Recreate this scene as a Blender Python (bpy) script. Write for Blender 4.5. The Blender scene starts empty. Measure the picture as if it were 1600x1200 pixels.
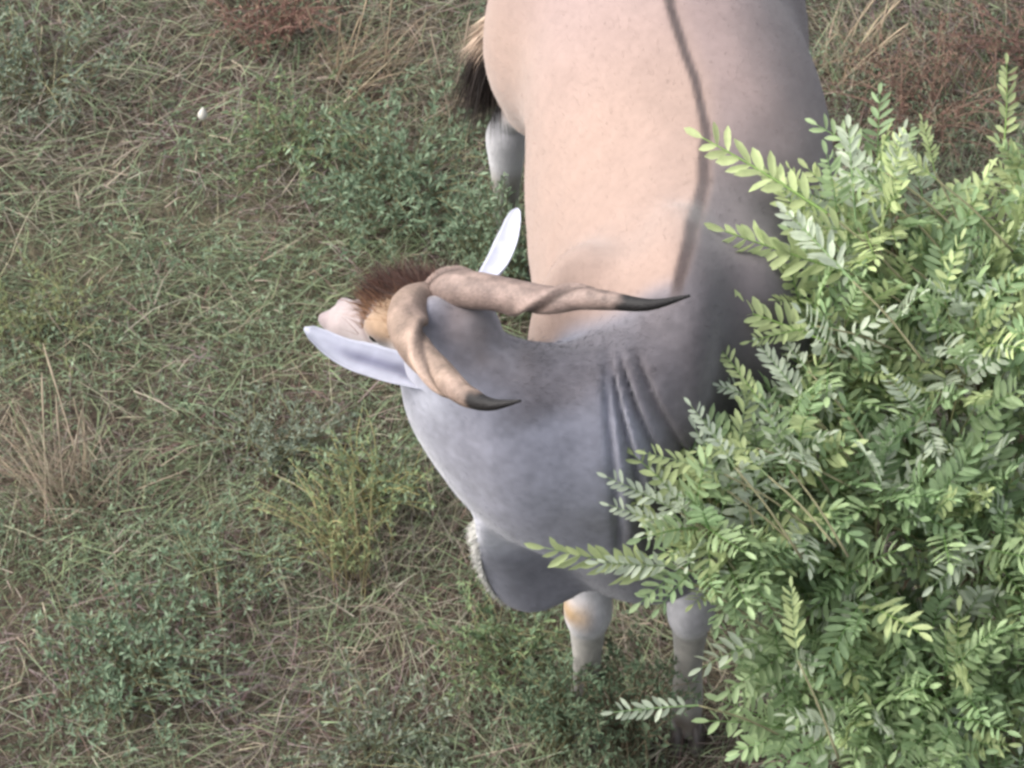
import bpy, math, random
import numpy as np
from mathutils import Vector, Matrix
R = math.radians
rng = np.random.default_rng(7)
random.seed(7)
scene = bpy.context.scene
col = scene.collection

# ---------------------------------------------------------------- camera
PITCH, DIST = R(48), 13.0
cam = bpy.data.cameras.new('camera')
camo = bpy.data.objects.new('camera', cam)
col.objects.link(camo)
camo.location = (0, -DIST * math.cos(PITCH), DIST * math.sin(PITCH))
camo.rotation_euler = (math.pi / 2 - PITCH, 0, 0)
cam.angle = 2 * math.atan(800 / 7540)
cam.clip_end = 2000
scene.camera = camo

# ---------------------------------------------------------------- sky, sun, exposure
SUN_DIR = Vector((-0.78, 0.02, 0.80)).normalized()      # towards the sun
elev = math.asin(SUN_DIR.z)
azim = math.atan2(SUN_DIR.x, SUN_DIR.y)
world = bpy.data.worlds.new('World')
scene.world = world
world.use_nodes = True
wn = world.node_tree
bg = wn.nodes['Background']
sky = wn.nodes.new('ShaderNodeTexSky')
sky.sky_type = 'NISHITA'
sky.sun_disc = False
sky.sun_elevation = elev
sky.sun_rotation = azim
sky.air_density = 1.0
sky.dust_density = 3.5
sky.ozone_density = 1.0
hs = wn.nodes.new('ShaderNodeHueSaturation')          # thin even cloud: a much less blue sky
hs.inputs['Saturation'].default_value = 0.35
wn.links.new(sky.outputs[0], hs.inputs['Color'])
wn.links.new(hs.outputs[0], bg.inputs[0])
bg.inputs[1].default_value = 0.15
sun = bpy.data.lights.new('sun', 'SUN')
sun.energy = 1.35
sun.angle = R(50)
sun.color = (1.0, 0.955, 0.90)
suno = bpy.data.objects.new('sun', sun)
col.objects.link(suno)
suno.rotation_euler = SUN_DIR.to_track_quat('Z', 'Y').to_euler()
suno.location = SUN_DIR * 30
vs = scene.view_settings
vs.view_transform = 'Standard'
vs.look = 'None'
vs.gamma = 1
vs.exposure = 1.75
vs.use_curve_mapping = False
scene.render.engine = 'CYCLES'
scene.cycles.filter_width = 2.9
scene.cycles.max_bounces = 5
scene.cycles.diffuse_bounces = 3
scene.cycles.glossy_bounces = 2
scene.cycles.transmission_bounces = 2

# ---------------------------------------------------------------- helpers
def tag(o, label=None, cat=None, group=None, kind=None):
    if label: o['label'] = label
    if cat: o['category'] = cat
    if group: o['group'] = group
    if kind: o['kind'] = kind
    return o

def link(o, parent=None):
    col.objects.link(o)
    if parent is not None: o.parent = parent
    return o

def empty(name, loc=(0, 0, 0)):
    o = bpy.data.objects.new(name, None)
    o.empty_display_size = 0.1
    o.location = loc
    return link(o)

def fast_mesh(name, V, F, colors=None, smooth=True):
    """V (n,3); F list/array of (m,k) index arrays; colours per vertex (n,3)"""
    me = bpy.data.meshes.new(name)
    V = np.asarray(V, np.float32)
    Fs = F if isinstance(F, list) else [F]
    Fs = [np.asarray(f, np.int32) for f in Fs if len(f)]
    loops = np.concatenate([f.ravel() for f in Fs])
    tot = np.concatenate([np.full(len(f), f.shape[1], np.int32) for f in Fs])
    start = np.concatenate([[0], np.cumsum(tot)[:-1]]).astype(np.int32)
    me.vertices.add(len(V)); me.vertices.foreach_set('co', V.ravel())
    me.loops.add(len(loops)); me.loops.foreach_set('vertex_index', loops)
    me.polygons.add(len(tot))
    me.polygons.foreach_set('loop_start', start)
    me.polygons.foreach_set('loop_total', tot)
    me.polygons.foreach_set('use_smooth', np.full(len(tot), smooth))
    me.update(calc_edges=True)
    if colors is not None:
        a = me.color_attributes.new('Col', 'FLOAT_COLOR', 'POINT')
        c = np.ones((len(V), 4), np.float32); c[:, :3] = colors
        a.data.foreach_set('color', c.ravel())
    me.validate()
    return me

def mesh_obj(name, me, mat, parent=None, local=False):
    o = bpy.data.objects.new(name, me)
    if mat is not None and not me.materials: me.materials.append(mat)
    link(o, parent)
    if parent is not None and not local:      # vertices are in world space
        o.matrix_parent_inverse = Matrix.Translation(-Vector(parent.location))
    return o

def spline(P, n, cols=None):
    """Catmull-Rom through rows of P (any number of columns), n samples"""
    P = np.asarray(P, float)
    Q = np.vstack([2 * P[0] - P[1], P, 2 * P[-1] - P[-2]])
    t = np.linspace(0, len(P) - 1, n)
    i = np.minimum(t.astype(int), len(P) - 2); u = (t - i)[:, None]
    a, b, c, d = Q[i], Q[i + 1], Q[i + 2], Q[i + 3]
    return 0.5 * (2 * b + (c - a) * u + (2 * a - 5 * b + 4 * c - d) * u ** 2 + (3 * b - a - 3 * c + d) * u ** 3)

def unit(v):
    v = np.asarray(v, float)
    return v / np.maximum(np.linalg.norm(v, axis=-1, keepdims=True), 1e-9)

def smooth01(x, a, b):
    t = np.clip((x - a) / (b - a), 0, 1)
    return t * t * (3 - 2 * t)

_perm = rng.permutation(512)
_gr = rng.random((64, 64, 64)).astype(np.float32)
def vnoise(P, s):
    """tri-linear value noise in 0..1"""
    q = np.asarray(P) * s
    i = np.floor(q).astype(int); f = q - i; f = f * f * (3 - 2 * f)
    r = 0
    for dx in (0, 1):
        for dy in (0, 1):
            for dz in (0, 1):
                w = (f[:, 0] if dx else 1 - f[:, 0]) * (f[:, 1] if dy else 1 - f[:, 1]) * (f[:, 2] if dz else 1 - f[:, 2])
                r = r + w * _gr[(i[:, 0] + dx) % 64, (i[:, 1] + dy) % 64, (i[:, 2] + dz) % 64]
    return r

def sweep(path, radii, nseg=8, section=None, cap=True):
    """tube along a path; section(k, phi)->radius factor"""
    path = np.asarray(path, float); n = len(path)
    T = unit(np.gradient(path, axis=0))
    N = np.zeros_like(T)
    a = np.array([0, 0, 1.0]) if abs(T[0, 2]) < .9 else np.array([1.0, 0, 0])
    N[0] = unit(a - T[0] * (a @ T[0]))
    for k in range(1, n):
        v = N[k - 1] - T[k] * (N[k - 1] @ T[k]); N[k] = unit(v)
    B = np.cross(T, N)
    ph = np.arange(nseg) / nseg * 2 * math.pi
    V = []
    for k in range(n):
        rr = radii[k] * (np.ones(nseg) if section is None else section(k / (n - 1), ph))
        V.append(path[k] + rr[:, None] * (np.cos(ph)[:, None] * N[k] + np.sin(ph)[:, None] * B[k]))
    V = np.concatenate(V)
    k = np.arange(n - 1)[:, None]; j = np.arange(nseg)[None]
    j2 = (j + 1) % nseg
    Q = np.stack([k * nseg + j, k * nseg + j2, (k + 1) * nseg + j2, (k + 1) * nseg + j], -1).reshape(-1, 4)
    Fs = [Q]
    if cap:
        V = np.vstack([V, path[:1], path[-1:]])
        m = n * nseg; jj = np.arange(nseg); jn = (jj + 1) % nseg
        Fs.append(np.concatenate([np.stack([np.full(nseg, m), jn, jj], -1),
                                  np.stack([np.full(nseg, m + 1), (n - 1) * nseg + jj, (n - 1) * nseg + jn], -1)]))
    return V, Fs

def merge(parts):
    """parts: list of (V, [F...], C) -> one"""
    Vs, Cs, byk, off = [], [], {}, 0
    for V, Fs, C in parts:
        Vs.append(V); Cs.append(np.broadcast_to(C, (len(V), 3)))
        for f in Fs:
            f = np.asarray(f); byk.setdefault(f.shape[1], []).append(f + off)
        off += len(V)
    return np.concatenate(Vs), [np.concatenate(x) for x in byk.values()], np.concatenate(Cs)

# ---------------------------------------------------------------- materials
def mat_attr(name, rough=0.9, noise=0.12, nscale=60, bump=0.0, bscale=300, trans=0.0, sheen=0.0, spec=0.3, tint=(1, 1, 1)):
    m = bpy.data.materials.new(name); m.use_nodes = True
    nt = m.node_tree; N = nt.nodes; L = nt.links
    b = N['Principled BSDF']; out = N['Material Output']
    at = N.new('ShaderNodeAttribute'); at.attribute_name = 'Col'
    tc = N.new('ShaderNodeTexCoord')
    nz = N.new('ShaderNodeTexNoise'); nz.inputs['Scale'].default_value = nscale; nz.inputs['Detail'].default_value = 4
    L.new(tc.outputs['Object'], nz.inputs['Vector'])
    mr = N.new('ShaderNodeMapRange'); mr.inputs['From Min'].default_value = .25; mr.inputs['From Max'].default_value = .75
    mr.inputs['To Min'].default_value = 1 - noise; mr.inputs['To Max'].default_value = 1 + noise
    L.new(nz.outputs['Fac'], mr.inputs['Value'])
    mx = N.new('ShaderNodeVectorMath'); mx.operation = 'SCALE'
    L.new(at.outputs['Color'], mx.inputs[0]); L.new(mr.outputs['Result'], mx.inputs['Scale'])
    L.new(mx.outputs['Vector'], b.inputs['Base Color'])
    b.inputs['Roughness'].default_value = rough
    b.inputs['Specular IOR Level'].default_value = spec
    if sheen:
        b.inputs['Sheen Weight'].default_value = sheen; b.inputs['Sheen Roughness'].default_value = .5
    if bump:
        n2 = N.new('ShaderNodeTexNoise'); n2.inputs['Scale'].default_value = bscale; n2.inputs['Detail'].default_value = 5
        L.new(tc.outputs['Object'], n2.inputs['Vector'])
        bp = N.new('ShaderNodeBump'); bp.inputs['Strength'].default_value = bump; bp.inputs['Distance'].default_value = .004
        L.new(n2.outputs['Fac'], bp.inputs['Height']); L.new(bp.outputs['Normal'], b.inputs['Normal'])
    if trans:
        t = N.new('ShaderNodeBsdfTranslucent'); L.new(mx.outputs['Vector'], t.inputs['Color'])
        ms = N.new('ShaderNodeMixShader'); ms.inputs[0].default_value = trans
        L.new(b.outputs[0], ms.inputs[1]); L.new(t.outputs[0], ms.inputs[2]); L.new(ms.outputs[0], out.inputs['Surface'])
    return m

M_COAT = mat_attr('coat', rough=.85, noise=.05, nscale=60, bump=.3, bscale=400, sheen=.2, spec=.15)
M_HORN = mat_attr('horn', rough=.62, noise=.22, nscale=90, bump=.7, bscale=160, spec=.25)
M_HAIR = mat_attr('hair', rough=.6, noise=.1, nscale=30, spec=.3)
M_EYE = mat_attr('eye_gloss', rough=.08, noise=0, spec=.6)
M_HOOF = mat_attr('hoof_horn', rough=.5, noise=.2, nscale=60, spec=.4)
M_LEAF = mat_attr('shrub_leaf', rough=.55, noise=.14, nscale=14, trans=.5, spec=.3)
M_HERB = mat_attr('herb_leaf', rough=.7, noise=.12, nscale=40, trans=.25, spec=.2)
M_GRASS = mat_attr('dry_grass', rough=.8, noise=.15, nscale=30, trans=.15, spec=.15)
M_BARK = mat_attr('twig_bark', rough=.85, noise=.25, nscale=80, bump=.5, bscale=150, spec=.2)

def mat_soil():
    m = bpy.data.materials.new('soil'); m.use_nodes = True
    nt = m.node_tree; N = nt.nodes; L = nt.links; b = N['Principled BSDF']
    tc = N.new('ShaderNodeTexCoord')
    n1 = N.new('ShaderNodeTexNoise'); n1.inputs['Scale'].default_value = 1.3; n1.inputs['Detail'].default_value = 8
    n2 = N.new('ShaderNodeTexNoise'); n2.inputs['Scale'].default_value = 55; n2.inputs['Detail'].default_value = 6
    L.new(tc.outputs['Object'], n1.inputs['Vector']); L.new(tc.outputs['Object'], n2.inputs['Vector'])
    cr = N.new('ShaderNodeValToRGB')
    cr.color_ramp.elements[0].position = .35; cr.color_ramp.elements[0].color = (.048, .036, .030, 1)
    cr.color_ramp.elements[1].position = .68; cr.color_ramp.elements[1].color = (.062, .060, .040, 1)
    L.new(n1.outputs['Fac'], cr.inputs['Fac'])
    c2 = N.new('ShaderNodeValToRGB')
    c2.color_ramp.elements[0].position = .35; c2.color_ramp.elements[0].color = (.55, .55, .55, 1)
    c2.color_ramp.elements[1].position = .7; c2.color_ramp.elements[1].color = (1.7, 1.6, 1.5, 1)
    L.new(n2.outputs['Fac'], c2.inputs['Fac'])
    mx = N.new('ShaderNodeMix'); mx.data_type = 'RGBA'; mx.blend_type = 'MULTIPLY'; mx.inputs['Factor'].default_value = 1
    L.new(cr.outputs['Color'], mx.inputs['A']); L.new(c2.outputs['Color'], mx.inputs['B'])
    L.new(mx.outputs['Result'], b.inputs['Base Color'])
    b.inputs['Roughness'].default_value = .95; b.inputs['Specular IOR Level'].default_value = .1
    bp = N.new('ShaderNodeBump'); bp.inputs['Strength'].default_value = .8; bp.inputs['Distance'].default_value = .02
    L.new(n2.outputs['Fac'], bp.inputs['Height']); L.new(bp.outputs['Normal'], b.inputs['Normal'])
    return m
M_SOIL = mat_soil()

# ---------------------------------------------------------------- ground: one sheet to the horizon
def ground_h(x, y):
    P = np.stack([x, y, np.zeros_like(x)], -1)
    w = np.exp(-(x * x + y * y) / 60)
    return w * (.05 * (vnoise(P + 20, 1.7) - .5) + .025 * (vnoise(P + 20, 6) - .5))

def make_ground():
    g = np.concatenate([[-900, -300, -100, -40, -15], np.linspace(-6, 6, 161), [15, 40, 100, 300, 900]])
    X, Y = np.meshgrid(g, g, indexing='ij'); n = len(g)
    x, y = X.ravel(), Y.ravel()
    V = np.stack([x, y, ground_h(x, y)], -1)
    i, j = np.meshgrid(np.arange(n - 1), np.arange(n - 1), indexing='ij')
    a = (i * n + j).ravel()
    F = np.stack([a, a + n, a + n + 1, a + 1], -1)
    o = mesh_obj('ground', fast_mesh('ground', V, F), M_SOIL)
    tag(o, kind='structure')
make_ground()

# ================================================================ the eland bull
# head frame: f = along the face to the muzzle, r = the animal's right, u = out of the forehead
HO = np.array([-.149, -1.198, 1.602])
hf = unit([-.638, .594, -.490])
hr = np.array([.675, .738, .015]); hr = unit(hr - hf * (hr @ hf))
hu = np.cross(hr, hf)
HM = np.stack([hf, hr, hu])                      # rows
def H(a, b, c): return HO + a * hf + b * hr + c * hu

class Field:
    def __init__(s, lo, hi, h):
        s.h = h; s.lo = np.array(lo)
        s.n = np.ceil((np.array(hi) - s.lo) / h).astype(int) + 1
        s.ax = [s.lo[k] + h * np.arange(s.n[k]) for k in range(3)]
        s.F = np.full(tuple(s.n), .5, np.float32)
    def sub(s, lo, hi, pad=.12):
        sl = []
        for k in range(3):
            a = int(np.clip((lo[k] - pad - s.lo[k]) / s.h, 0, s.n[k] - 1)); b = int(np.clip((hi[k] + pad - s.lo[k]) / s.h + 2, 1, s.n[k]))
            sl.append(slice(a, b))
        X = s.ax[0][sl[0]][:, None, None].astype(np.float32); Y = s.ax[1][sl[1]][None, :, None].astype(np.float32); Z = s.ax[2][sl[2]][None, None, :].astype(np.float32)
        return tuple(sl), X, Y, Z
    def union(s, sl, d, k):
        a = s.F[sl]
        h = np.maximum(k - np.abs(a - d), 0) / k
        s.F[sl] = np.minimum(a, d) - h * h * h * k / 6
    def ellipsoid(s, c, rad, M=np.eye(3), k=.05):
        m = max(rad); c = np.asarray(c, float)
        sl, X, Y, Z = s.sub(c - m, c + m)
        p = [(M[i, 0] * (X - c[0]) + M[i, 1] * (Y - c[1]) + M[i, 2] * (Z - c[2])) for i in range(3)]
        k0 = np.sqrt(sum((p[i] / rad[i]) ** 2 for i in range(3))); k1 = np.sqrt(sum((p[i] / rad[i] ** 2) ** 2 for i in range(3)))
        s.union(sl, k0 * (k0 - 1) / np.maximum(k1, 1e-4), k)
    def limb(s, pts, rads, k=.04):
        """chain of tapered capsules, sampled on a smooth curve"""
        Q = spline(np.column_stack([pts, rads]), 6 * (len(pts) - 1) + 1)
        lo, hi = Q[:, :3].min(0) - Q[:, 3].max(), Q[:, :3].max(0) + Q[:, 3].max()
        sl, X, Y, Z = s.sub(lo, hi)
        best = None
        for q0, q1 in zip(Q[:-1], Q[1:]):
            a, b = q0[:3], q1[:3]; ab = b - a; L2 = ab @ ab
            px, py, pz = X - a[0], Y - a[1], Z - a[2]
            t = np.clip((px * ab[0] + py * ab[1] + pz * ab[2]) / L2, 0, 1)
            d = np.sqrt((px - t * ab[0]) ** 2 + (py - t * ab[1]) ** 2 + (pz - t * ab[2]) ** 2) - (q0[3] + (q1[3] - q0[3]) * t)
            best = d if best is None else np.minimum(best, d)
        s.union(sl, best.astype(np.float32), k)
    def loft(s, axis, S, k=.05, expo=2.2):
        """sections along world axis 0 (x) or 1 (y): rows (t, centre_other, half_other, z_top, z_bot, apex_shift)"""
        S = np.asarray(sorted(S)); t0, t1 = S[0, 0], S[-1, 0]
        n = len(s.ax[axis]); tt = s.ax[axis]
        Q = spline(S, 200); o = np.argsort(Q[:, 0]); Q = Q[o]
        co, ho, zt, zb, sh = [np.interp(tt, Q[:, 0], Q[:, c]).astype(np.float32) for c in range(1, 6)]
        sel = np.where((tt > t0 - .15) & (tt < t1 + .15))[0]; a, b = sel[0], sel[-1] + 1
        oth = 1 - axis
        sl = [slice(None)] * 3; sl[axis] = slice(a, b); sl = tuple(sl)
        shp = [1, 1, 1]; shp[axis] = b - a
        g = lambda v: v[a:b].reshape(shp)
        O = s.ax[oth].astype(np.float32); so = [1, 1, 1]; so[oth] = -1; O = O.reshape(so)
        Z = s.ax[2].astype(np.float32)[None, None, :]
        zc = g(zb) + (g(zt) - g(zb)) * .46
        hz = np.where(Z > zc, g(zt) - zc, zc - g(zb))
        v = np.abs(Z - zc) / hz
        w = (O - g(co) - g(sh) * np.clip((Z - zc) / (g(zt) - zc), 0, 1)) / g(ho)
        rr = (np.abs(w) ** expo + v ** expo) ** (1 / expo)
        d = (rr - 1) * np.minimum(hz, g(ho)) * .9
        T = tt.astype(np.float32)[a:b].reshape(shp)
        e = np.maximum(t0 - T, T - t1)
        kk = .10; hh = np.maximum(kk - np.abs(d - e), 0) / kk
        d = np.maximum(d, e) + hh * hh * hh * kk / 6
        s.union(sl, d.astype(np.float32), k)

def surface_nets(F, lo, h):
    ins = F < 0
    c = ins[:-1, :-1, :-1].astype(np.int8)
    for dx in (0, 1):
        for dy in (0, 1):
            for dz in (0, 1):
                if dx + dy + dz: c = c + ins[dx:F.shape[0] - 1 + dx, dy:F.shape[1] - 1 + dy, dz:F.shape[2] - 1 + dz]
    act = (c > 0) & (c < 8)
    I = np.argwhere(act); idx = np.full(act.shape, -1, np.int32); idx[act] = np.arange(len(I))
    corners = [(a, b, d) for a in (0, 1) for b in (0, 1) for d in (0, 1)]
    val = {cn: F[I[:, 0] + cn[0], I[:, 1] + cn[1], I[:, 2] + cn[2]] for cn in corners}
    acc = np.zeros((len(I), 3)); cnt = np.zeros(len(I))
    for p in corners:
        for ax in range(3):
            if p[ax] == 0:
                q = list(p); q[ax] = 1; q = tuple(q)
                m = (val[p] < 0) != (val[q] < 0)
                t = np.where(m, val[p] / np.where(m, val[p] - val[q], 1), 0)
                pos = np.repeat(np.array(p, float)[None], len(I), 0); pos[:, ax] = t
                acc += pos * m[:, None]; cnt += m
    V = lo + h * (I + acc / cnt[:, None])
    Fq = []
    for ax in range(3):
        o1, o2 = [(1, 2), (2, 0), (0, 1)][ax]
        a = ins.take(range(0, F.shape[ax] - 1), ax); b = ins.take(range(1, F.shape[ax]), ax)
        E = np.argwhere(a != b)
        ok = (E[:, o1] > 0) & (E[:, o2] > 0) & (E[:, o1] < F.shape[o1] - 1) & (E[:, o2] < F.shape[o2] - 1)
        E = E[ok]
        flip = a[E[:, 0], E[:, 1], E[:, 2]]
        def cell(d1, d2):
            e = E.copy(); e[:, o1] -= d1; e[:, o2] -= d2
            return idx[e[:, 0], e[:, 1], e[:, 2]]
        q = np.stack([cell(1, 1), cell(0, 1), cell(0, 0), cell(1, 0)], -1)
        q[~flip] = q[~flip][:, ::-1]
        Fq.append(q)
    return V, np.concatenate(Fq)

def build_eland():
    root = empty('eland', (.31, -.35, 0))
    tag(root, 'large grey-necked eland bull with spiral horns turning its head back beside the leafy shrub', 'antelope')
    f = Field((-.62, -1.72, -.03), (1.0, .86, 1.84), .0080)
    # trunk: y, centre x, half width, top, bottom, apex shift
    f.loft(1, [(.66, .335, .13, 1.30, 1.02, 0), (.52, .335, .25, 1.38, .90, 0), (.30, .345, .33, 1.46, .80, .005),
               (.0, .405, .372, 1.47, .70, -.0), (-.25, .418, .385, 1.455, .65, .02), (-.52, .415, .37, 1.45, .64, .04),
               (-.80, .395, .325, 1.475, .66, .035), (-1.0, .365, .285, 1.54, .68, .02), (-1.15, .335, .25, 1.50, .72, .01),
               (-1.32, .31, .17, 1.32, .80, 0)], k=.03, expo=2.15)
    # withers hump and spine
    f.ellipsoid((.392, -1.02, 1.44), (.075, .24, .13), k=.12)
    # shoulders / scapulae
    for x, sgn in ((.155, 1), (.585, -1)):
        f.ellipsoid((x + .025 * sgn, -.96, 1.16), (.14, .22, .31), k=.11)
    f.ellipsoid((.32, -1.26, .90), (.19, .16, .22), k=.14)           # brisket
    # thighs
    f.limb([(.13, .33, 1.20), (.095, .26, 1.00), (.075, .22, .86)], [.17, .165, .10], k=.16)
    f.limb([(.56, .33, 1.20), (.59, .26, 1.00), (.60, .22, .86)], [.17, .165, .10], k=.16)
    # hind legs
    for x, yh, yf in ((-.015, .40, .46), (.64, .46, .52)):
        s = 1 if x < .3 else -1
        f.limb([(x + .09 * s, .24, .92), (x + .05 * s, .30, .76), (x + .012 * s, yh - .015, .62), (x, yh, .55), (x, yh + .005, .47), (x, yh + .01, .30), (x, yh, .13), (x, yf - .05, .055)],
               [.10, .046, .036, .054, .050, .034, .036, .034], k=.03)
        f.limb([(x, yh + .02, .62), (x, yh + .035, .585), (x, yh + .02, .53)], [.02, .030, .03], k=.03)
        f.limb([(x, .42, .86), (x, yh + .045, .70), (x, yh + .03, .60)], [.03, .018, .02], k=.04)
    # fore legs
    for x, y in ((.187, -1.17), (.440, -1.17)):
        f.limb([(x + (.0 if x < .3 else .06), -1.03, .92), (x + .0, -1.10, .70), (x, y + .015, .55), (x, y - .01, .475), (x, y + .005, .40), (x, y + .005, .25), (x, y, .12), (x, y - .03, .05)],
               [.12, .085, .060, .060, .046, .035, .040, .036], k=.05)
    # neck: x, centre y, half thickness, top, bottom, shift
    f.loft(0, [(.44, -1.13, .25, 1.50, .74, 0), (.28, -1.235, .225, 1.515, .80, 0), (.13, -1.285, .20, 1.50, .885, 0),
               (.0, -1.30, .180, 1.54, .965, 0), (-.10, -1.28, .155, 1.585, 1.045, 0), (-.19, -1.25, .125, 1.60, 1.17, 0), (-.26, -1.225, .09, 1.56, 1.30, 0)], k=.09, expo=2.1)
    # dewlap: flat flap under the neck
    poly = np.array([(-.082, 1.06), (-.086, .98), (-.080, .90), (-.070, .82), (-.050, .755), (-.015, .71), (.03, .688), (.08, .685), (.14, .705), (.21, .745), (.32, .82), (.40, 1.0), (.2, 1.1)])
    sl, X, Y, Z = f.sub((-.1, -1.40, .66), (.42, -1.2, 1.12))
    d = None; wn_ = None
    px = X + 0 * Z; pz = Z + 0 * X
    dd = np.full(px.shape, 9., np.float32); sg = np.ones(px.shape, np.float32)
    for i in range(len(poly)):
        a, b = poly[i], poly[i - 1]
        ex, ez = b[0] - a[0], b[1] - a[1]; wx, wz = px - a[0], pz - a[1]
        t = np.clip((wx * ex + wz * ez) / (ex * ex + ez * ez), 0, 1)
        dd = np.minimum(dd, (wx - ex * t) ** 2 + (wz - ez * t) ** 2)
        c1, c2, c3 = pz >= a[1], pz < b[1], ex * wz > ez * wx
        fl = (c1 & c2 & c3) | (~c1 & ~c2 & ~c3); sg = np.where(fl, -sg, sg)
    p2 = sg * np.sqrt(dd)
    yc = -1.335 + .016 * np.sin(px * 17 + pz * 6)
    th = np.abs(Y - yc) - (.016 + .045 * np.clip((Z - .80) / .28, 0, 1) ** 1.5)
    kk = .04; hh = np.maximum(kk - np.abs(p2 - th), 0) / kk
    f.union(sl, (np.maximum(p2, th) + hh ** 3 * kk / 6).astype(np.float32), .05)
    # head
    f.ellipsoid(H(.06, 0, -.065), (.13, .098, .095), HM, k=.05)
    f.ellipsoid(H(.16, 0, -.055), (.13, .088, .075), HM, k=.05)
    f.limb([H(.12, 0, -.085), H(.26, 0, -.085), H(.42, 0, -.098)], [.090, .068, .047], k=.03)
    f.ellipsoid(H(.435, 0, -.105), (.055, .052, .046), HM, k=.025)
    f.limb([H(.03, 0, -.17), H(.2, 0, -.165), H(.40, 0, -.14)], [.07, .055, .038], k=.05)
    for s in (-1, 1):
        f.ellipsoid(H(.175, s * .078, -.035), (.052, .032, .036), HM, k=.025)        # orbit
        f.ellipsoid(H(.10, s * .06, -.13), (.11, .045, .07), HM, k=.04)              # cheek
        f.ellipsoid(H(-.01, s * .055, .005), (.045, .045, .045), HM, k=.03)          # horn pedicle
        f.ellipsoid(H(.462, s * .030, -.080), (.026, .020, .020), HM, k=.015)        # nostril wing
    f.limb([H(-.01, 0, -.07), (-.12, -1.24, 1.50), (-.05, -1.28, 1.42)], [.085, .085, .09], k=.06)
    # skin folds where the neck bends on to the shoulder (inward grooves)
    sl, X, Y, Z = f.sub((.05, -1.6, .75), (.55, -1.05, 1.6), pad=.0)
    g = 0
    for x0, sl_, cv, dep, w in ((.222, -.10, .10, .014, .009), (.250, -.26, .30, .024, .010), (.285, -.42, .45, .023, .010), (.330, -.50, .5, .017, .011), (.236, -.16, .2, -.006, .012), (.268, -.34, .38, -.007, .013)):
        dz = 1.42 - Z
        xc = x0 - sl_ * dz + cv * dz * dz * -.6
        g = g + dep * np.exp(-((X - xc) / w) ** 2) * np.clip((1.52 - Z) / .06, 0, 1) * np.clip((Z - .85) / .25, 0, 1) * np.clip((-1.18 - Y) / .1, 0, 1)
    f.F[sl] = f.F[sl] + g.astype(np.float32)
    V, Q = surface_nets(f.F, f.lo, f.h)
    # keep only the main body (no floating crumbs): weld check skipped, field is one blob
    x, y, z = V.T
    n1 = vnoise(V + 5, 9) - .5; n2 = vnoise(V + 9, 30) - .5
    V[:, :] = V + unit(V - np.array([.35, -.5, 1.0])) * (.006 * n1 + .0035 * (vnoise(V + 40, 18) - .5))[:, None] * (z > .6)[:, None]      # uneven muscle
    V[:, :] = V + np.array([0, -1., .2]) * ((vnoise(V * [5, 0, 9] + [0, 3, 1.7 * 0] + x[:, None] * [0, 0, 4], 1.0) - .5) * .008 * smooth01(-y, 1.3, 1.42) * smooth01(x, -.25, -.1))[:, None]   # long soft furrows of the neck
    # ---------------- coat colours by place on the animal
    hl = (V - HO) @ HM.T
    fawn = np.array([.475, .338, .278]); pinkg = np.array([.43, .32, .305]); grey = np.array([.355, .36, .43])
    dgrey = np.array([.185, .165, .165]); white = np.array([.62, .60, .62]); brown = np.array([.13, .085, .07])
    C = np.repeat(fawn[None], len(V), 0)
    def mixc(m, c):
        nonlocal C
        m = np.clip(m, 0, 1)[:, None]; C = C * (1 - m) + np.asarray(c) * m
    # pinker top of the back; right-side shade painted into the coat as grey
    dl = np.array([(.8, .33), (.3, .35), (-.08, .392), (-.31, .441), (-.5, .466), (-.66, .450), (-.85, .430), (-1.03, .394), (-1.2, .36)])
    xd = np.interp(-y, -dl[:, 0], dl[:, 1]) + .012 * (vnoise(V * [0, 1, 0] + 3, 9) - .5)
    mixc(smooth01(y, -.45, .15) * smooth01(z, 1.1, 1.4) * .75, pinkg)
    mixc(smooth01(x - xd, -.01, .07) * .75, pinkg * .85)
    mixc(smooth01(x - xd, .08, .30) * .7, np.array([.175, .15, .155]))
    # grey forequarters and neck
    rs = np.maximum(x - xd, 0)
    mixc(smooth01(rs, 0, .035) * smooth01(-y, .25, .75) * .92, np.array([.185, .16, .168]))  # shade right of the stripe painted into the coat
    fore = smooth01(-y + .05 * n1, 1.07, 1.17)
    mixc(fore * .95, grey)
    mixc(smooth01(x - .28 * (z - 1.2), .24, .36) * smooth01(-y, .75, 1.1) * fore * .95, dgrey * .6)  # dark grey chest, with the shade beside the folds painted in
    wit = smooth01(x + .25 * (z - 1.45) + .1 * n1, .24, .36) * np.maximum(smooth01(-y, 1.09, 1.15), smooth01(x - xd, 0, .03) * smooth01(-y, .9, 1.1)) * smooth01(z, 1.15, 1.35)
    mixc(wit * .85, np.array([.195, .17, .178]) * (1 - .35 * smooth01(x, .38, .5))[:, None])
    # darker nape and crest
    nap = smooth01(z - (1.43 + .05 * n1), 0, .06) * fore * smooth01(x, -.08, .06) * smooth01(-y, 1.08, 1.2) * (1 - smooth01(x, .30, .38))
    mixc(nap * .7, np.array([.17, .145, .15]))
    # dewlap darker
    mixc(smooth01(.98 - z + .3 * (x * 0), 0, .13) * fore * smooth01(-y, 1.15, 1.25) * .85, np.array([.19, .185, .215]))
    # pale throat edge
    mixc(smooth01(-(x + .55 * (z - 1.0)) - .075, 0, .06) * fore * (z < 1.45) * .8 * smooth01(-y, 1.2, 1.34) * 0, white)
    # dorsal stripe
    wst = np.interp(y, [-1.2, -1.0, -.7, -.4, 0, .4], [.018, .018, .019, .013, .016, .016])
    st = np.exp(-((x - xd) / wst) ** 4 * (.7 + 1.6 * vnoise(V, 30))) * (z > 1.3)
    mixc(st * smooth01(y, -1.19, -1.10), np.array([.105, .075, .07]))
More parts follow.
